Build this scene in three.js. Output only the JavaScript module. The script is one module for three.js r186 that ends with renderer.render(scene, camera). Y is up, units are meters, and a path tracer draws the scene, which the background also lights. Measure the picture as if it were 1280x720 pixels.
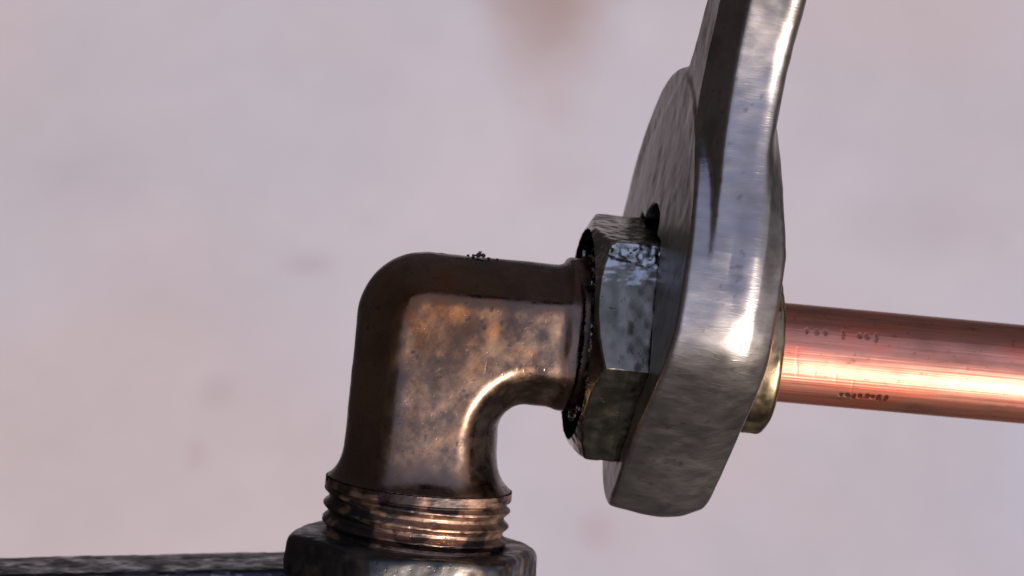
import * as THREE from 'three';

// ---------------------------------------------------------------- scale and frames
// One unit of the workpiece frame is 0.12 mm (the copper tube is 15 mm across).
// Workpiece frame: origin where the two axes of the elbow cross, x along the tube, y up the threaded leg, z towards the viewer.
const S = 0.00012, RAD = Math.PI / 180, HEIGHT = 0.46;
const YAW = 6.5 * RAD, PITCH = 4 * RAD, ROLL = 5.75 * RAD, LOOK_DOWN = 58 * RAD, DIST = 3500;

const scene = new THREE.Scene();

// ---------------------------------------------------------------- camera
const bk = new THREE.Vector3(-Math.sin(YAW) * Math.cos(PITCH), Math.sin(PITCH), Math.cos(YAW) * Math.cos(PITCH));
const rt0 = new THREE.Vector3(0, 1, 0).cross(bk).normalize(), up0 = bk.clone().cross(rt0);
const rt = rt0.clone().multiplyScalar(Math.cos(ROLL)).addScaledVector(up0, Math.sin(ROLL));
const up = up0.clone().multiplyScalar(Math.cos(ROLL)).addScaledVector(rt0, -Math.sin(ROLL));
const pieceToCam = new THREE.Matrix4().makeBasis(rt, up, bk).transpose();
const camToWorld = new THREE.Matrix4().makeRotationX(-LOOK_DOWN);
const pieceTurn = new THREE.Quaternion().setFromRotationMatrix(new THREE.Matrix4().multiplyMatrices(camToWorld, pieceToCam));
const ORIGIN = new THREE.Vector3(0, HEIGHT, 0);
const toWorld = (x, y, z) => new THREE.Vector3(x, y, z).multiplyScalar(S).applyQuaternion(pieceTurn).add(ORIGIN);

const camera = new THREE.PerspectiveCamera(2 * Math.atan(360 / DIST) / RAD, 16 / 9, 0.02, 200);
camera.position.copy(toWorld(rt.x * 96 + up.x * 41 + bk.x * DIST, rt.y * 96 + up.y * 41 + bk.y * DIST, rt.z * 96 + up.z * 41 + bk.z * DIST));
camera.rotation.set(-LOOK_DOWN, 0, 0);
camera.focus = (DIST - 120) * S;
camera.userData.fStop = 25;
camera.updateMatrixWorld();

// ---------------------------------------------------------------- light: low warm sun from behind the viewer's right, open sky
const sunAz = 40 * RAD, sunEl = -32 * RAD;
const sunDir = new THREE.Vector3(Math.sin(sunAz) * Math.cos(sunEl), Math.sin(sunEl), Math.cos(sunAz) * Math.cos(sunEl)).applyMatrix4(camToWorld);
const sun = new THREE.DirectionalLight(new THREE.Color().setRGB(1.0, 0.875, 0.78), 4.8);
sun.position.copy(ORIGIN).addScaledVector(sunDir, 8);
sun.target.position.copy(ORIGIN);
sun.castShadow = true;
sun.shadow.mapSize.set(2048, 2048);
Object.assign(sun.shadow.camera, { left: -1.5, right: 1.5, top: 1.5, bottom: -1.5, near: 0.1, far: 20 });
scene.add(sun, sun.target);

{
  const W = 256, H = 128, d = new Float32Array(W * H * 4);
  for (let j = 0; j < H; j++) for (let i = 0; i < W; i++) {
    const el = ((j + 0.5) / H - 0.5) * Math.PI, t = Math.max(0, Math.sin(el)), k = Math.pow(1 - t, 2.2);
    const o = (j * W + i) * 4, z = [0.33, 0.385, 0.62], h = [0.43, 0.42, 0.46];
    for (let c = 0; c < 3; c++) d[o + c] = z[c] + (h[c] - z[c]) * k;
    d[o + 3] = 1;
  }
  const sky = new THREE.DataTexture(d, W, H, THREE.RGBAFormat, THREE.FloatType);
  sky.mapping = THREE.EquirectangularReflectionMapping;
  sky.magFilter = sky.minFilter = THREE.LinearFilter;
  sky.needsUpdate = true;
  scene.background = sky; scene.environment = sky;
}

const renderer = new THREE.WebGLRenderer({ antialias: true });
renderer.toneMapping = THREE.LinearToneMapping;
renderer.toneMappingExposure = 1.7;
renderer.shadowMap.enabled = true;

// ---------------------------------------------------------------- noise
function rng(a) { return () => { a |= 0; a = a + 0x6D2B79F5 | 0; let t = Math.imul(a ^ a >>> 15, 1 | a); t = t + Math.imul(t ^ t >>> 7, 61 | t) ^ t; return ((t ^ t >>> 14) >>> 0) / 4294967296; }; }
function h3(x, y, z) { let h = Math.imul(x, 374761393) + Math.imul(y, 668265263) + Math.imul(z, 1274126177) | 0; h = Math.imul(h ^ h >>> 13, 1274126177); h = Math.imul(h ^ h >>> 15, 2246822519); return ((h ^ h >>> 16) >>> 0) / 4294967296; }
const sm = t => t * t * (3 - 2 * t), lerp = (a, b, t) => a + (b - a) * t, clamp = (x, a = 0, b = 1) => Math.min(b, Math.max(a, x));
const step = (a, b, x) => sm(clamp((x - a) / (b - a)));
function noise3(x, y, z) {
  const X = Math.floor(x), Y = Math.floor(y), Z = Math.floor(z), u = sm(x - X), v = sm(y - Y), w = sm(z - Z);
  const c = (i, j, k) => h3(X + i, Y + j, Z + k);
  return lerp(lerp(lerp(c(0, 0, 0), c(1, 0, 0), u), lerp(c(0, 1, 0), c(1, 1, 0), u), v), lerp(lerp(c(0, 0, 1), c(1, 0, 1), u), lerp(c(0, 1, 1), c(1, 1, 1), u), v), w);
}
function fbm3(x, y, z, n = 4) { let a = 0.5, s = 0, t = 0; for (let i = 0; i < n; i++) { s += a * noise3(x, y, z); t += a; a *= 0.5; x *= 2.03; y *= 2.03; z *= 2.03; } return s / t; }
function pnoise(x, y, px, py, seed) {               // repeats every px, py cells
  const X = Math.floor(x), Y = Math.floor(y), u = sm(x - X), v = sm(y - Y), m = (a, p) => ((a % p) + p) % p;
  const c = (i, j) => h3(m(X + i, px), m(Y + j, py), seed);
  return lerp(lerp(c(0, 0), c(1, 0), u), lerp(c(0, 1), c(1, 1), u), v);
}
function pfbm(u, v, px, py, seed, n = 5, g = 0.5) { let a = 1, s = 0, t = 0; for (let i = 0; i < n; i++) { s += a * pnoise(u * px, v * py, px, py, seed + i * 17); t += a; a *= g; px *= 2; py *= 2; } return s / t; }

function dataTex(w, h, fill, srgb, repeat = 1) {
  const d = new Uint8Array(w * h * 4), c = [0, 0, 0];
  for (let j = 0; j < h; j++) for (let i = 0; i < w; i++) {
    fill((i + 0.5) / w, (j + 0.5) / h, c); const o = (j * w + i) * 4;
    for (let k = 0; k < 3; k++) { let x = clamp(c[k]); if (srgb) x = x <= 0.0031308 ? x * 12.92 : 1.055 * Math.pow(x, 1 / 2.4) - 0.055; d[o + k] = Math.round(x * 255); }
    d[o + 3] = 255;
  }
  const t = new THREE.DataTexture(d, w, h, THREE.RGBAFormat);
  t.wrapS = t.wrapT = THREE.RepeatWrapping; t.magFilter = THREE.LinearFilter; t.minFilter = THREE.LinearMipmapLinearFilter; t.generateMipmaps = true;
  if (srgb) t.colorSpace = THREE.SRGBColorSpace;
  t.repeat.set(repeat, repeat); t.needsUpdate = true;
  return t;
}
const grey = f => (u, v, c) => { c[0] = c[1] = c[2] = f(u, v); };
// strokes: short scratches, mostly along u, drawn as a height field
function strokeField(w, h, count, lenMin, lenMax, spread, seed) {
  const f = new Float32Array(w * h), r = rng(seed);
  for (let n = 0; n < count; n++) {
    const x = r() * w, y = r() * h, L = lerp(lenMin, lenMax, r() * r()), a = (r() - 0.5) * 2 * spread, d = (r() - 0.35) * (0.4 + r()), bend = (r() - 0.5) * 0.002;
    for (let k = 0; k < L; k++) {
      const t = k / L, px = x + Math.cos(a) * k, py = y + Math.sin(a) * k + bend * k * k, fade = Math.sin(t * Math.PI), iy = Math.floor(py);
      for (let q = 0; q < 2; q++) { const wt = q ? py - iy : 1 - (py - iy); f[((iy + q) % h + h) % h * w + ((Math.floor(px) % w) + w) % w] += d * fade * wt; }
    }
  }
  return f;
}
const strokes = strokeField(1024, 1024, 5200, 15, 130, 0.16, 7);
const wild = strokeField(1024, 1024, 900, 20, 200, 1.5, 9);
const at = (f, u, v) => f[Math.min(1023, Math.floor(v * 1024)) * 1024 + Math.min(1023, Math.floor(u * 1024))];

// uv are in workpiece units / 512, so a texture covers 61 mm before it repeats (repeat 1)
const steelBump = dataTex(1024, 1024, grey((u, v) => 0.5 + at(strokes, u, v) * 0.28 + at(wild, u, v) * 0.05 + (pfbm(u, v, 14, 40, 3, 4) - 0.5) * 0.08 + (pfbm(u, v, 40, 120, 13, 3) - 0.5) * 0.12), false, 0.9);
const steelRough = dataTex(512, 512, grey((u, v) => 0.66 + (pfbm(u, v, 12, 40, 5, 5, 0.65) - 0.5) * 0.3 + at(strokes, u, v) * 0.07), false, 1.5);
const castBump = dataTex(1024, 1024, grey((u, v) => {
  const p = pfbm(u, v, 40, 40, 31, 3), pit = Math.max(0, pfbm(u, v, 60, 60, 77, 2) - 0.76) * 5;
  return 0.55 + (p - 0.5) * 0.4 - pit * 0.6 + at(wild, u, v) * 0.06;
}), false, 2);
const castRough = dataTex(512, 512, grey((u, v) => 0.62 + (pfbm(u, v, 16, 16, 41, 5, 0.65) - 0.5) * 0.95), false, 1.5);

// ---------------------------------------------------------------- materials
const metal = (color, rough, o = {}) => new THREE.MeshPhysicalMaterial({ color: new THREE.Color().setRGB(...color), metalness: 1, roughness: rough, ...o });
const M = {
  steel: metal([1, 1, 1], 0.53, { vertexColors: true, bumpMap: steelBump, bumpScale: 0.00011, roughnessMap: steelRough }),
  brass: metal([1, 1, 1], 0.53, { vertexColors: true, bumpMap: castBump, bumpScale: 0.00003, roughnessMap: castRough }),
  nut: metal([1, 1, 1], 0.37, { vertexColors: true, bumpMap: castBump, bumpScale: 0.00005, roughnessMap: castRough }),
  thread: metal([1, 1, 1], 0.74, { vertexColors: true, bumpMap: castBump, bumpScale: 0.00006, roughnessMap: castRough }),
  iron: metal([1, 1, 1], 0.72, { vertexColors: true, bumpMap: castBump, bumpScale: 0.00007, roughnessMap: castRough }),
};

// ---------------------------------------------------------------- meshing of rounded, worn metal shapes: surface nets on a distance field
function surface(sdf, lo, hi, cell) {
  const B = 6, n = lo.map((a, k) => Math.ceil((hi[k] - a) / cell / B) * B), NX = n[0] + 1, NY = n[1] + 1, NZ = n[2] + 1;
  const val = new Float32Array(NX * NY * NZ).fill(1e6), id = (i, j, k) => (k * NY + j) * NX + i, reach = B * cell * 0.87 * 1.35 + cell;
  const live = [];
  for (let k = 0; k < n[2]; k += B) for (let j = 0; j < n[1]; j += B) for (let i = 0; i < n[0]; i += B) {
    const d = sdf(lo[0] + (i + B / 2) * cell, lo[1] + (j + B / 2) * cell, lo[2] + (k + B / 2) * cell);
    if (Math.abs(d) > reach) continue;
    live.push([i, j, k]);
    for (let c = 0; c <= B; c++) for (let b = 0; b <= B; b++) for (let a = 0; a <= B; a++) { const q = id(i + a, j + b, k + c); if (val[q] === 1e6) val[q] = sdf(lo[0] + (i + a) * cell, lo[1] + (j + b) * cell, lo[2] + (k + c) * cell); }
  }
  const vid = new Map(), P = [], I = [];
  const edges = [[0, 1], [2, 3], [4, 5], [6, 7], [0, 2], [1, 3], [4, 6], [5, 7], [0, 4], [1, 5], [2, 6], [3, 7]], cv = new Float64Array(8);
  for (const [bi, bj, bkk] of live) for (let k = bkk; k < bkk + B; k++) for (let j = bj; j < bj + B; j++) for (let i = bi; i < bi + B; i++) {
    let m = 0;
    for (let q = 0; q < 8; q++) { cv[q] = val[id(i + (q & 1), j + (q >> 1 & 1), k + (q >> 2))]; if (cv[q] < 0) m |= 1 << q; }
    if (m === 0 || m === 255) continue;
    let x = 0, y = 0, z = 0, c = 0;
    for (const [a, b] of edges) if ((cv[a] < 0) !== (cv[b] < 0)) { const t = cv[a] / (cv[a] - cv[b]); x += lerp(a & 1, b & 1, t); y += lerp(a >> 1 & 1, b >> 1 & 1, t); z += lerp(a >> 2, b >> 2, t); c++; }
    vid.set(id(i, j, k), P.length / 3); P.push(lo[0] + (i + x / c) * cell, lo[1] + (j + y / c) * cell, lo[2] + (k + z / c) * cell);
  }
  const sy = NX, sz = NX * NY, quad = (a, b, c, d, flip) => {
    const v = [a, b, c, d].map(q => vid.get(q)); if (v.some(q => q === undefined)) return;
    if (!flip) I.push(v[0], v[2], v[1], v[0], v[3], v[2]); else I.push(v[0], v[1], v[2], v[0], v[2], v[3]);
  };
  for (const q of vid.keys()) {
    const a = val[q] < 0;
    if (a !== val[q + 1] < 0) quad(q, q - sy, q - sy - sz, q - sz, a);
    if (a !== val[q + sy] < 0) quad(q, q - sz, q - 1 - sz, q - 1, a);
    if (a !== val[q + sz] < 0) quad(q, q - 1, q - 1 - sy, q - sy, a);
  }
  const N = new Float32Array(P.length), e = 0.8;
  for (let v = 0; v < P.length; v += 3) {
    let x = P[v], y = P[v + 1], z = P[v + 2], gx, gy, gz;
    for (let it = 0; it < 3; it++) {
      gx = sdf(x + e, y, z) - sdf(x - e, y, z); gy = sdf(x, y + e, z) - sdf(x, y - e, z); gz = sdf(x, y, z + e) - sdf(x, y, z - e);
      const L = Math.hypot(gx, gy, gz) || 1, d = it < 2 ? clamp(sdf(x, y, z) * 2 * e / L, -cell * 0.7, cell * 0.7) : 0;
      gx /= L; gy /= L; gz /= L; x -= gx * d; y -= gy * d; z -= gz * d;
    }
    P[v] = x; P[v + 1] = y; P[v + 2] = z; N[v] = gx; N[v + 1] = gy; N[v + 2] = gz;
  }
  return { P, N, I };
}
// turns a net into geometries, one per part: each triangle is laid flat along its main direction for the grain; tint gives the metal's own colour at a point
function pieces({ P, N, I }, tint, which = () => 0, count = 1) {
  const out = Array.from({ length: count }, () => ({ p: [], n: [], t: [], c: [], i: [], seen: new Map() })), col = [0, 0, 0];
  for (let q = 0; q < I.length; q += 3) {
    const [a, b, c] = [I[q], I[q + 1], I[q + 2]];
    const g = out[which((P[a * 3] + P[b * 3] + P[c * 3]) / 3, (P[a * 3 + 1] + P[b * 3 + 1] + P[c * 3 + 1]) / 3, (P[a * 3 + 2] + P[b * 3 + 2] + P[c * 3 + 2]) / 3)];
    const ux = P[b * 3] - P[a * 3], uy = P[b * 3 + 1] - P[a * 3 + 1], uz = P[b * 3 + 2] - P[a * 3 + 2], vx = P[c * 3] - P[a * 3], vy = P[c * 3 + 1] - P[a * 3 + 1], vz = P[c * 3 + 2] - P[a * 3 + 2];
    const nx = Math.abs(uy * vz - uz * vy), ny = Math.abs(uz * vx - ux * vz), nz = Math.abs(ux * vy - uy * vx);
    const ax = nx > ny && nx > nz ? 0 : ny > nz ? 1 : 2;
    for (const v of [a, b, c]) {
      const key = v * 3 + ax; let k = g.seen.get(key);
      if (k === undefined) {
        k = g.p.length / 3; g.seen.set(key, k);
        const x = P[v * 3], y = P[v * 3 + 1], z = P[v * 3 + 2];
        g.p.push(x * S, y * S, z * S); g.n.push(N[v * 3], N[v * 3 + 1], N[v * 3 + 2]);
        if (ax === 0) g.t.push(y / 512, z / 512 + 0.3); else if (ax === 1) g.t.push(x / 512, z / 512 + 0.6); else g.t.push(x / 512, y / 512);
        tint(x, y, z, N[v * 3], N[v * 3 + 1], N[v * 3 + 2], col); g.c.push(...col);
      }
      g.i.push(k);
    }
  }
  return out.map(g => {
    const b = new THREE.BufferGeometry();
    b.setAttribute('position', new THREE.Float32BufferAttribute(g.p, 3)); b.setAttribute('normal', new THREE.Float32BufferAttribute(g.n, 3));
    b.setAttribute('uv', new THREE.Float32BufferAttribute(g.t, 2)); b.setAttribute('color', new THREE.Float32BufferAttribute(g.c, 3)); b.setIndex(g.i);
    return b;
  });
}
const rmax = (a, b, r) => { a += r; b += r; return Math.hypot(Math.max(a, 0), Math.max(b, 0)) + Math.min(Math.max(a, b), 0) - r; };   // rounded corner
const smin = (a, b, k) => { const h = Math.max(k - Math.abs(a - b), 0) / k; return Math.min(a, b) - h * h * k * 0.25; };
const smax = (a, b, k) => -smin(-a, -b, k);
const mix3 = (c, a, b, t) => { for (let k = 0; k < 3; k++) c[k] = lerp(a[k], b[k], t); };

// ---------------------------------------------------------------- building things
function thing(name, label, category, pos, quat = pieceTurn) {
  const o = new THREE.Group(); o.name = name; o.userData = { label, category };
  o.position.copy(pos); o.quaternion.copy(quat); scene.add(o); return o;
}
function part(name, geometry, material, parent, label) {
  const m = new THREE.Mesh(geometry, material); m.name = name; m.castShadow = m.receiveShadow = true; if (label) m.userData.label = label;
  parent.add(m); return m;
}

// ---- dark ground added out of view to darken reflections, with a pale concrete slab let into it that is seen out of focus behind the work
{
  const flat = (name, x0, x1, z0, z1, y, material, tile) => {
    const geo = new THREE.PlaneGeometry(x1 - x0, z1 - z0); geo.rotateX(-Math.PI / 2); geo.translate((x0 + x1) / 2, 0, (z0 + z1) / 2);
    const p = geo.attributes.position, uv = geo.attributes.uv; for (let i = 0; i < uv.count; i++) uv.setXY(i, p.getX(i) / tile, p.getZ(i) / tile);
    const m = new THREE.Mesh(geo, material); m.name = name; m.position.y = y; m.userData = { kind: 'structure' }; m.receiveShadow = true; scene.add(m);
  };
  const addedDark = dataTex(512, 512, (u, v, c) => { const k = 0.75 + 0.5 * pfbm(u, v, 6, 6, 61, 6, 0.7); c[0] = 0.036 * k; c[1] = 0.031 * k; c[2] = 0.029 * k; }, true);
  flat('ground', -40, 40, -40, 40, 0, new THREE.MeshStandardMaterial({ map: addedDark, roughness: 0.95 }), 1.5);
  const stains = [[0.0263, -0.468, 0.027, 0.115, [0.72, 0.54, 0.45], 501], [-0.0583, -0.3004, 0.0133, 0.0066, [0.9, 0.86, 0.87], 502], [-0.0881, -0.2494, 0.007, 0.0081, [0.9, 0.88, 0.89], 503], [-0.0929, -0.2268, 0.0048, 0.0067, [0.92, 0.89, 0.9], 507], [0.039, -0.1977, 0.0078, 0.0088, [0.94, 0.88, 0.88], 504], [-0.1382, -0.3365, 0.0311, 0.0242, [0.95, 0.94, 0.95], 505], [0.154, -0.3163, 0.0335, 0.0168, [0.95, 0.93, 0.93], 506]];
  const map = dataTex(2048, 2048, (u, v, c) => {          // 1.6 m square
    const a = pfbm(u, v, 5, 5, 101, 6, 0.5), b = pfbm(u, v, 11, 11, 151, 5), g = pfbm(u, v, 160, 160, 171, 3, 0.8), r = pfbm(u, v, 7, 7, 191, 4);
    const k = 1 + (a - 0.5) * 0.8 + (b - 0.5) * 0.2 + (g - 0.5) * 0.06, warm = (r - 0.5) * 0.6;
    c[0] = 0.515 * k * (1 + warm * 0.5); c[1] = 0.466 * k * (1 - warm * 0.15); c[2] = 0.462 * k * (1 - warm * 0.7);
    const x = (u > 0.5 ? u - 1 : u) * 1.6, z = (v - 1) * 1.6;
    for (const [sx, sz, rx, rz, rgb, seed] of stains) {
      const d = Math.hypot((x - sx) / rx, (z - sz) / rz) + (pfbm(u, v, 40, 40, seed, 4) - 0.5) * 0.8, t = step(1.3, 0.15, d);
      if (t > 0) for (let q = 0; q < 3; q++) c[q] *= lerp(1, rgb[q], t);
    }
  }, true);
  flat('concrete_slab', -0.225, 0.45, -0.78, -0.10, 0.004, new THREE.MeshStandardMaterial({ map, roughness: 0.95 }), 1.6);
}
// ---- added back wall, side wall and roof, unseen, to darken the metal's reflections
{
  const wood = dataTex(512, 512, (u, v, c) => { const k = 0.7 + 0.6 * pfbm(u, v, 40, 3, 71, 4); c[0] = 0.034 * k; c[1] = 0.030 * k; c[2] = 0.031 * k; }, true);
  const m = new THREE.MeshStandardMaterial({ map: wood, roughness: 0.85 });
  const boards = (root, name, n, w, h, place) => { const g = new THREE.BoxGeometry(w - 0.006, h, 0.03); for (let i = 0; i < n; i++) { const p = part(name, g, m, root); place(p, i); } };
  const added_shed = new THREE.Group(); added_shed.name = 'added_dark_shed'; added_shed.userData = { label: 'added dark boarded walls and roof, unseen, darkening what the metal mirrors', category: 'added_shed' };
  added_shed.position.set(0, 0, -1.75); scene.add(added_shed);
  const paint = new THREE.MeshStandardMaterial({ color: new THREE.Color().setRGB(0.030, 0.031, 0.042), roughness: 0.8 });
  boards(added_shed, 'added_wall_board', 24, 0.18, 2.5, (p, i) => { p.material = paint; p.position.set(-1.7 + i * 0.18, 1.25, i % 2 * 0.008); });
  boards(added_shed, 'added_side_board', 19, 0.18, 2.5, (p, i) => { p.rotation.y = Math.PI / 2; p.position.set(-1.0 + i % 2 * 0.008, 1.25, 0.12 + i * 0.18); });
  boards(added_shed, 'added_roof_board', 24, 0.18, 1.0, (p, i) => { p.rotation.x = -Math.PI / 2; p.position.set(-1.7 + i * 0.18, 2.53 + i % 2 * 0.008, 0.32); });
}

// ---- elbow
const hexD = (v, f, turn, half) => {       // distance to a hexagon seen along its axis, angle counted from f towards v
  const a = Math.atan2(v, f) - turn, r = Math.hypot(v, f), k = Math.PI / 3; let b = a - Math.round(a / k) * k;
  return r * Math.cos(b) - half;
};
{
  const L = 92, RO = 84, RI = 32;
  const bar = (x, y) => {                  // outline of the elbow from the side: an L with a round outer and a small inner corner
    const outer = rmax(Math.max(-98 - x, x - 400), Math.max(y - 85, -y - 500), RO);
    const qx = x - L, qy = -95 - y;         // the inner notch: x > L and y < -L
    const inner = rmax(-qx, -qy, RI);      // negative in the notch
    return Math.max(outer, -inner);
  };
  const sdf = (x, y, z) => {
    const w = 1.5 * (noise3(x * 0.02, y * 0.02, z * 0.02) - 0.5) + 0.7 * (noise3(x * 0.07, y * 0.07, z * 0.07) - 0.5);
    const b = bar(x, y), zz = Math.abs(z) - L;
    let d = smax(smax(b, zz, 6), (b * 74 + zz * 46) / 87.1 + 37.5, 13); d = Math.max(d, x - 170);   // flat cheeks, steep flanks, softened ridges
    const ry = Math.hypot(y, z), rx = Math.hypot(x, z);
    const shoulder = rmax(ry - 95, Math.max(x - 172, 160 - x), 4);
    d = smin(d, shoulder, 14);
    const ft = clamp((-133 - y) / 71, 0, 1.2), foot = (rx - 76 - 39 * ft * ft + Math.max(0, y + 135) * 0.4) * 0.72;   // flares out to the crest of the first thread
    d = smin(d, foot, 16);
    const neck = Math.max(ry - 95, Math.max(x - 240, 166 - x));
    d = Math.max(Math.min(d, neck), -y - 205);
        return d + w * clamp((y + 198) / 30, 0.1);
  };
  const pale = [0.190, 0.126, 0.090], dark = [0.105, 0.072, 0.053], rust = [0.155, 0.072, 0.034], black = [0.035, 0.032, 0.03];
  const tint = (x, y, z, nx, ny, nz, c) => {
    const a = fbm3(x * 0.012, y * 0.012, z * 0.012 + 3, 5), b = fbm3(x * 0.045 + 9, y * 0.045, z * 0.045, 4), p = fbm3(x * 0.15, y * 0.15 + 4, z * 0.15, 2);
    mix3(c, dark, pale, step(0.30, 0.72, a * 0.5 + b * 0.5));
    const near = Math.exp(-((x - 8) ** 2 + (y - 12) ** 2) / 4200) * (z > 40 ? 1 : 0);
    mix3(c, c, rust, clamp(near * (0.35 + b) + step(0.55, 0.68, b) * 0.35));
    mix3(c, c, black, step(0.79, 0.85, p) * 0.8);
  };
  const g = thing('brass_elbow', 'tarnished brown brass pipe elbow standing between the dark hex fitting and the nut', 'pipe elbow', toWorld(0, 0, 0));
  part('elbow_body', pieces(surface(sdf, [-128, -222, -128], [246, 110, 128], 2.2), tint)[0], M.brass, g);

  // the male thread: a helix cut on a grid round the leg
  const NT = 300, NY = 150, y0 = -205.3, y1 = -292, pos = [], col = [], uv = [], idx = [], c = [0, 0, 0];
  for (let j = 0; j <= NY; j++) for (let i = 0; i <= NT; i++) {
    const th = i / NT * Math.PI * 2, y = lerp(y0, y1, j / NY), ph = (y - y0) / 19.5 + th / (Math.PI * 2), f = Math.abs((ph % 1 + 1) % 1 - 0.5) * 2;
    const worn = noise3(Math.cos(th) * 9, y * 0.12, Math.sin(th) * 9);
    const r = 110.5 + 6.8 * Math.max(clamp(f * 1.5 - 0.32 + (worn - 0.5) * 0.14), step(-221, -216, y)) - 1.2 * step(0.7, 0.9, worn) + (noise3(Math.cos(th) * 30, y * 0.4, Math.sin(th) * 30) - 0.5) * 0.4;
    const x = Math.sin(th) * r, z = Math.cos(th) * r;
    pos.push(x * S, y * S, z * S); uv.push(th * 110 / 512, y / 512);
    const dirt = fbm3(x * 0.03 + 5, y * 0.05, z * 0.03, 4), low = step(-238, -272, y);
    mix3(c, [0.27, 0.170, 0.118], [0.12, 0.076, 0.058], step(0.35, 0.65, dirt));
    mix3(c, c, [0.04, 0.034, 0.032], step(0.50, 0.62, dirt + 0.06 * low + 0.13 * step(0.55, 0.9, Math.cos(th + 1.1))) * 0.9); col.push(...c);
  }
  for (let j = 0; j < NY; j++) for (let i = 0; i < NT; i++) { const a = j * (NT + 1) + i, b = a + NT + 1; idx.push(a, b, a + 1, a + 1, b, b + 1); }
  const t = new THREE.BufferGeometry();
  t.setAttribute('position', new THREE.Float32BufferAttribute(pos, 3)); t.setAttribute('uv', new THREE.Float32BufferAttribute(uv, 2)); t.setAttribute('color', new THREE.Float32BufferAttribute(col, 3));
  t.setIndex(idx); t.computeVertexNormals();
  part('threaded_end', t, M.thread, g, 'copper brown screw thread clogged with black grime');
}

// ---- dark hexagonal fitting under the elbow
{
  const T = -83 * RAD + Math.PI / 2;
  const sdf = (x, y, z) => {
    const r = Math.hypot(x, z), ty = y + 276, by = -338 - y;
    const w = 2.2 * (noise3(x * 0.025, y * 0.025, z * 0.025) - 0.5) + 1.4 * (noise3(x * 0.08, y * 0.08, z * 0.08) - 0.5);
    let d = smax(hexD(x, z, T, 145), Math.max(ty, by), 9);
    d = smax(d, (r - 153 + ty * 0.9) * 0.74, 9); d = smax(d, (r - 153 + by * 0.9) * 0.74, 9);
    d = smax(d, r - 161, 5);
    d = smin(d, Math.max(r - 138, Math.abs(y + 380) - 90), 6);
    d = Math.max(d, 112 - r - Math.max(0, -290 - y) * 4);
    return d + w;
  };
  const tint = (x, y, z, nx, ny, nz, c) => {
    const a = fbm3(x * 0.02, y * 0.02, z * 0.02, 5), b = fbm3(x * 0.07 + 2, y * 0.07, z * 0.07, 3);
    mix3(c, [0.05, 0.048, 0.046], [0.13, 0.11, 0.09], step(0.42, 0.7, a * 0.6 + b * 0.4));
    mix3(c, c, [0.30, 0.19, 0.11], step(0.52, 0.66, b) * step(40, 110, x) * 0.7);
  };
  const g = thing('hex_fitting', 'blackened hexagonal pipe fitting below the threads, cut off by the bottom edge', 'pipe fitting', toWorld(0, 0, 0));
  part('fitting_body', pieces(surface(sdf, [-180, -480, -180], [180, -266, 180], 3), tint)[0], M.iron, g);
}

// ---- dark bar to the left behind the fitting
{
  const q = pieceTurn.clone().multiply(new THREE.Quaternion().setFromAxisAngle(new THREE.Vector3(0, 0, 1), 5.9 * RAD));
  const g = thing('steel_bar', 'dark scuffed metal bar at the bottom left, running behind the hex fitting', 'metal bar', toWorld(-40, -331, -150), q);
  const sdf = (x, y, z) => {
    const w = 1.2 * (noise3(x * 0.03, y * 0.03, z * 0.03) - 0.5) + 1.3 * (noise3(x * 0.1, y * 0.1, z * 0.1) - 0.5);
    return rmax(Math.max(x - 60, -x - 900), rmax(Math.max(y, -y - 190), Math.abs(z) - 70, 9), 5) + w;
  };
  const tint = (x, y, z, nx, ny, nz, c) => {
    const a = fbm3(x * 0.02, y * 0.05, z * 0.05, 4), b = fbm3(x * 0.06, y * 0.2, z * 0.2, 3);
    mix3(c, [0.025, 0.025, 0.028], [0.05, 0.05, 0.055], a);
    mix3(c, c, [0.17, 0.17, 0.19], step(0.58, 0.68, b) * step(-7, 2, -Math.abs(y + 5) + 4) * 0.8);
  };
  part('bar_body', pieces(surface(sdf, [-910, -200, -84], [70, 12, 84], 4.5), tint)[0], M.iron, g);
}

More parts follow.
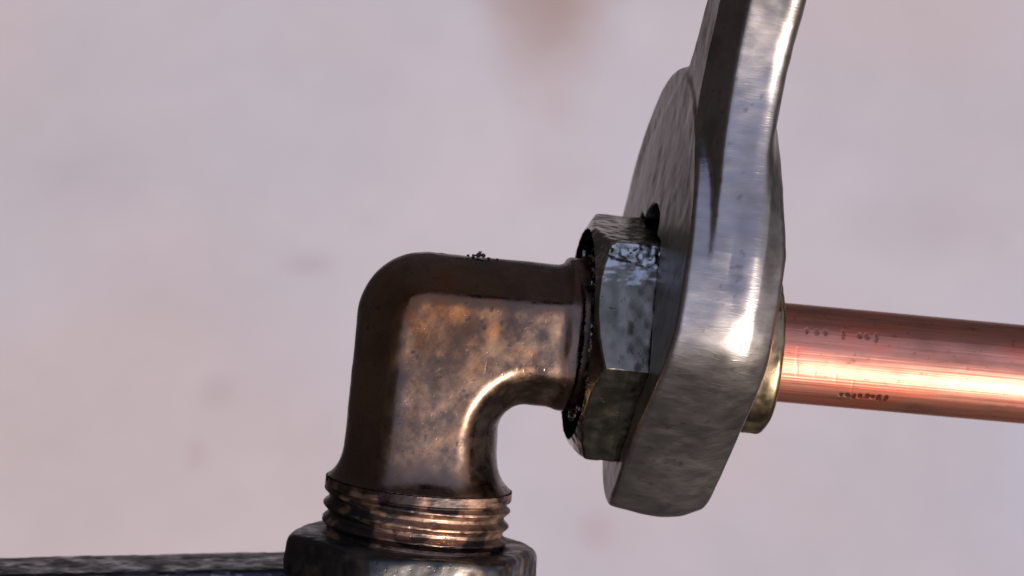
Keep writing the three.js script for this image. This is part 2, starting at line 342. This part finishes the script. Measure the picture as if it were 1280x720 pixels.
// ---- compression nut (turned on the tube's axis)
const NUT_TURN = 21 * RAD, NX0 = 173, NX1 = 380;
{
  const g = thing('compression_nut', 'grimy grey hexagonal nut between the elbow and the copper tube, gripped in the wrench', 'nut', toWorld(0, 0, 0));
  const sdf = (x, y, z) => {
    const r = Math.hypot(y, z), l = NX0 - x, e = x - NX1;
    const w = 1.6 * (noise3(x * 0.03, y * 0.03, z * 0.03) - 0.5) + 1.2 * (noise3(x * 0.1, y * 0.1, z * 0.1) - 0.5);
    let d = smax(hexD(y, z, NUT_TURN, 139.5), Math.max(l, e), 4);
    d = smax(d, (r - 120 + l * 1.73) * 0.5, 3); d = smax(d, (r - 120 + e * 1.73) * 0.5, 3);
    d = Math.min(d, rmax(r - 106, Math.max(x - 425, 370 - x), 9));
    const ang = Math.atan2(y, z), chew = Math.exp(-(((ang - 0.82) / 0.10) ** 2));
    if (chew > 0.02 && x < 300) d += chew * (3.2 * (noise3(x * 0.075, y * 0.11, z * 0.11) - 0.35) + 2.5 * (noise3(x * 0.2, y * 0.2, z * 0.2) - 0.5));
    return Math.max(d, 66 - r, Math.min(110 - r, 0) + (x < 200 ? Math.max(0, 98.5 - r) : -1e3)) + w;
  };
  const tint = (x, y, z, nx, ny, nz, c) => {
    const a = fbm3(x * 0.02, y * 0.02, z * 0.02, 4), b = fbm3(x * 0.06 + 7, y * 0.03, z * 0.06, 4);
    if (x > 384) { mix3(c, [0.26, 0.195, 0.11], [0.13, 0.095, 0.058], step(0.4, 0.65, a)); return; }
    mix3(c, [0.105, 0.095, 0.074], [0.215, 0.198, 0.152], step(0.32, 0.66, a * 0.5 + b * 0.5));
    const ang = Math.atan2(y, z), p = fbm3(x * 0.10, y * 0.26, z * 0.26, 3);                  // sky sparkle on the upper corner, put into the colour
    if (ang > 0.55 && ang < 0.95 && x < 285) mix3(c, c, [0.38, 0.38, 0.36], step(0.40, 0.62, p - Math.abs(ang - 0.78) * 0.7 + 0.05));
  };
  const [hex, ring] = pieces(surface(sdf, [180, -170, -170], [440, 170, 170], 2.2), tint, x => x > 384 ? 1 : 0, 2);
  part('hex_body', hex, M.nut, g);
  part('collar', ring, M.brass, g, 'yellow brass collar at the end of the nut');
}

// ---- copper tube
{
  const R = 63, X0 = 385, X1 = 2700, W = 2048, H = 1024, cv = document.createElement('canvas'); cv.width = W; cv.height = H;
  // marks along the tube, in units: u = distance from the collar, a = degrees up from the side facing the viewer
  const marks = [], r = rng(23);
  for (const u of [20, 33, 44, 67, 88, 97, 109]) marks.push([u + 20, 33, 2.5 + r() * 2, 7 + r() * 5, 0.4]);
  for (let k = 0; k < 8; k++) marks.push([92 + k * 8.2 + r() * 2, -44 + r() * 3, 2.8 + r() * 1.6, 6 + r() * 4, 0.7]);
  const tex = dataTex(W, H, (u, v, c) => {
    const len = u * 1024, ang = v * 360 - 180;
    const s = pfbm(u, v, 6, 60, 300, 5, 0.6), b = pfbm(u, v, 16, 12, 320, 5), f = pfbm(u, v, 120, 60, 340, 3);
    let k = 0.72 + (s - 0.5) * 0.6 + (b - 0.5) * 0.7 - step(0.74, 0.82, f) * 0.15;
    const red = step(0.45, 0.7, b);
    c[0] = 0.70 * k; c[1] = lerp(0.30, 0.215, red) * k; c[2] = lerp(0.21, 0.14, red) * k;
    for (const [mu, ma, du, da, al] of marks) { const e = Math.hypot((len - mu) / du, (ang - ma) / da * 1.8) + (noise3(len * 0.35, ang * 0.3, 1) - 0.5) * 0.9; if (e < 1.2) { const t = step(1.15, 0.55, e) * al; for (let q = 0; q < 3; q++) c[q] *= 1 - t; } }
  }, true);
  const bump = dataTex(W, H, grey((u, v) => {
    const len = u * 1024, ang = v * 360 - 180; let h = 0.6 + (pfbm(u, v, 4, 200, 360, 3) - 0.5) * 0.25 + (pfbm(u, v, 30, 20, 380, 3) - 0.5) * 0.25;
    for (const [mu, ma, du, da] of marks) { const e = Math.hypot((len - mu) / du, (ang - ma) / da * 1.8); h -= 0.5 * step(1.2, 0.5, e); }
    for (const [m, lo, hi] of [[27, -62, 12], [49, -40, -8], [81, -30, -2], [103, -58, -20]]) if (ang > lo && ang < hi) { const q = Math.abs(len - m - 5 * noise3(ang * 0.06, m, 0)); h -= 0.10 * step(2.6, 0.8, q) * step(0.3, 0.6, noise3(ang * 0.12, m, 4)); }
    return h;
  }));
  const prof = [[X0, R], [X1, R], [X1, R - 6], [X0, R - 6]], NA = 128, NL = 60, pos = [], nor = [], uv = [], idx = [];
  for (const [rad, sgn] of [[R, 1], [R - 6, -1]]) {
    const base = pos.length / 3;
    for (let j = 0; j <= NL; j++) for (let i = 0; i <= NA; i++) {
      const th = i / NA * Math.PI * 2 - Math.PI, x = lerp(X0, X1, j / NL);   // th counted from the viewer upwards
      pos.push(x * S, Math.sin(th) * rad * S, Math.cos(th) * rad * S); nor.push(0, Math.sin(th) * sgn, Math.cos(th) * sgn);
      uv.push((x - 425 + 5) / 1024, i / NA);
    }
    for (let j = 0; j < NL; j++) for (let i = 0; i < NA; i++) { const a = base + j * (NA + 1) + i, b = a + NA + 1; if (sgn > 0) idx.push(a, b, a + 1, a + 1, b, b + 1); else idx.push(a, a + 1, b, a + 1, b + 1, b); }
  }
  const half = (NL + 1) * (NA + 1);
  for (let i = 0; i < NA; i++) { const a = NL * (NA + 1) + i, b = half + a; idx.push(a, b, a + 1, a + 1, b, b + 1); }
  const g = new THREE.BufferGeometry();
  g.setAttribute('position', new THREE.Float32BufferAttribute(pos, 3)); g.setAttribute('normal', new THREE.Float32BufferAttribute(nor, 3)); g.setAttribute('uv', new THREE.Float32BufferAttribute(uv, 2)); g.setIndex(idx);
  const copper = metal([1, 1, 1], 0.42, { map: tex, bumpMap: bump, bumpScale: 0.00012 });
  const t = thing('copper_tube', 'shiny copper tube running right from the brass collar, with dark tool marks', 'copper tube', toWorld(0, 0, 0));
  part('tube_wall', g, copper, t);
}

// ---- ring wrench
{
  // own axes: X through the head's thickness (right), V up the head, F towards the viewer; origin on the nut's axis
  const q = pieceTurn.clone().multiply(new THREE.Quaternion().setFromAxisAngle(new THREE.Vector3(0, 0, 1), -3.4 * RAD)).multiply(new THREE.Quaternion().setFromAxisAngle(new THREE.Vector3(0, 1, 0), 1 * RAD));
  const g = thing('ring_wrench', 'worn steel ring wrench on the hex nut, its shank rising out of frame', 'wrench', toWorld(314, 0, 0), q);
  const CV = 62, CF = 4, RH = 284, VT = 1500;
  const disc = (v, f) => { const t = clamp((CV - v - 20) / 220, 0, 1.2); return (Math.hypot(v - CV, (f - CF) * (1.11 + 1.15 * t * t)) - RH) * (0.95 - 0.25 * Math.min(t, 1)) + RH; };   // narrower than tall, drawn in towards the lower end
  const head = (x, v, f) => {
    const c = disc(v, f) - (RH - Math.max(0, x - 2) ** 2 / (f > 120 ? 200 : 420 - 220 * clamp(f / 120)) - x * x / 900);
    const xr = 62 - 0.17 * Math.max(0, v - CV - 75), side = Math.max(x - xr, -x - 60 - 8 * clamp(1 - (Math.hypot(v, f) - 150) / 130));
    return rmax(c, side, 7);
  };
  const hole = (v, f) => {                 // the hexagonal opening, with worn round relief notches over its upper and rear flats
    let d = hexD(v, f, NUT_TURN, 141.5);
    for (const k of [81, 141, 201]) d = smin(d, Math.hypot(v - 143 * Math.sin(k * RAD), (f - 143 * Math.cos(k * RAD)) * 0.6) - 28, 6);
    return d;
  };
  const shank = (x, v, f) => {
    const u = v - CV, axis = CF + 0.40 * u, half = 103 - 0.02 * u;
    let o = Math.max(Math.abs(f - axis) * 0.99 - half, 60 - u);
    o = smin(o, disc(v, f) - RH + 0.5, 150) + 0.3 * Math.max(0, 70 - u);
    const xl = -36 - (u - 285) * 0.01, xr = xl + 63 + clamp((u - 190) / 180) * 7;
    o += Math.max(0, x - xr + 27) ** 2 / 70 - 0.10 * clamp(x - xl, -20, 50);
    return rmax(smax(o * 0.9, (xl + Math.max(o, -55) * 0.42 - x) * 0.9, 4), x - xr, 12);
  };
  const sdf = (x, v, f) => {
    const w = 1.6 * (noise3(x * 0.02, v * 0.02, f * 0.02) - 0.5) + 0.9 * (noise3(x * 0.06, v * 0.06, f * 0.06) - 0.5);
    let d = smin(head(x, v, f), shank(x, v, f), lerp(6, 40, clamp((x + 10) / 40)));
    d = smax(d, -hole(v, f), 4);
    return Math.max(d, v - VT) + w;
  };
  const tint = (x, v, f, nx, ny, nz, c) => {
    const a = fbm3(x * 0.015, v * 0.015, f * 0.015, 4), b = fbm3(x * 0.03, v * 0.12, f * 0.12, 4), p = fbm3(x * 0.12, v * 0.12, f * 0.12, 2);
    mix3(c, [0.215, 0.194, 0.180], [0.285, 0.262, 0.248], step(0.3, 0.7, a * 0.5 + b * 0.5));
    mix3(c, c, [0.12, 0.10, 0.09], step(0.76, 0.82, p) * 0.6);
    mix3(c, c, [0.10, 0.088, 0.08], step(0.58, 0.72, fbm3(x * 0.02 + 4, v * 0.016, f * 0.03, 4)) * 0.38);
  };
  const [h, s] = pieces(surface(sdf, [-76, -240, -300], [140, 820, 312], 3), tint, (x, v, f) => shank(x, v, f) < head(x, v, f) && v > CV + 60 ? 1 : 0, 2);
  part('ring_head', h, M.steel, g);
  part('shank', s, M.steel, g);
}

// ---- crumb of dirt on the elbow
{
  const r = rng(5), p = [], I = [];
  const g = new THREE.IcosahedronGeometry(1, 2), a = g.attributes.position;
  const all = [];
  for (const [x, y, z, s] of [[0, 2, 0, 3.6], [6, 3, 2, 3], [-6, 1, -1, 2.4], [2, 6, 0, 2], [13, 0, 3, 2], [-13, 1, 4, 1.8], [24, -0.5, 2, 1.5]]) {
    const k = g.clone(), b = k.attributes.position;
    for (let i = 0; i < b.count; i++) { const n = 0.6 + 0.8 * noise3(b.getX(i) * 2 + x, b.getY(i) * 2 + 7, b.getZ(i) * 2); b.setXYZ(i, (b.getX(i) * n * s + x) * S, (b.getY(i) * n * s * 0.8 + y) * S, (b.getZ(i) * n * s + z) * S); }
    k.computeVertexNormals(); all.push(k);
  }
  const { mergeGeometries } = await import('three/addons/utils/BufferGeometryUtils.js');
  const t = thing('dirt_crumb', 'tiny dark crumb of dirt lying on top of the brass elbow', 'dirt', toWorld(45, 85, 8));
  part('crumb', mergeGeometries(all), new THREE.MeshStandardMaterial({ color: new THREE.Color().setRGB(0.05, 0.035, 0.035), roughness: 0.9 }), t);
}

renderer.render(scene, camera);
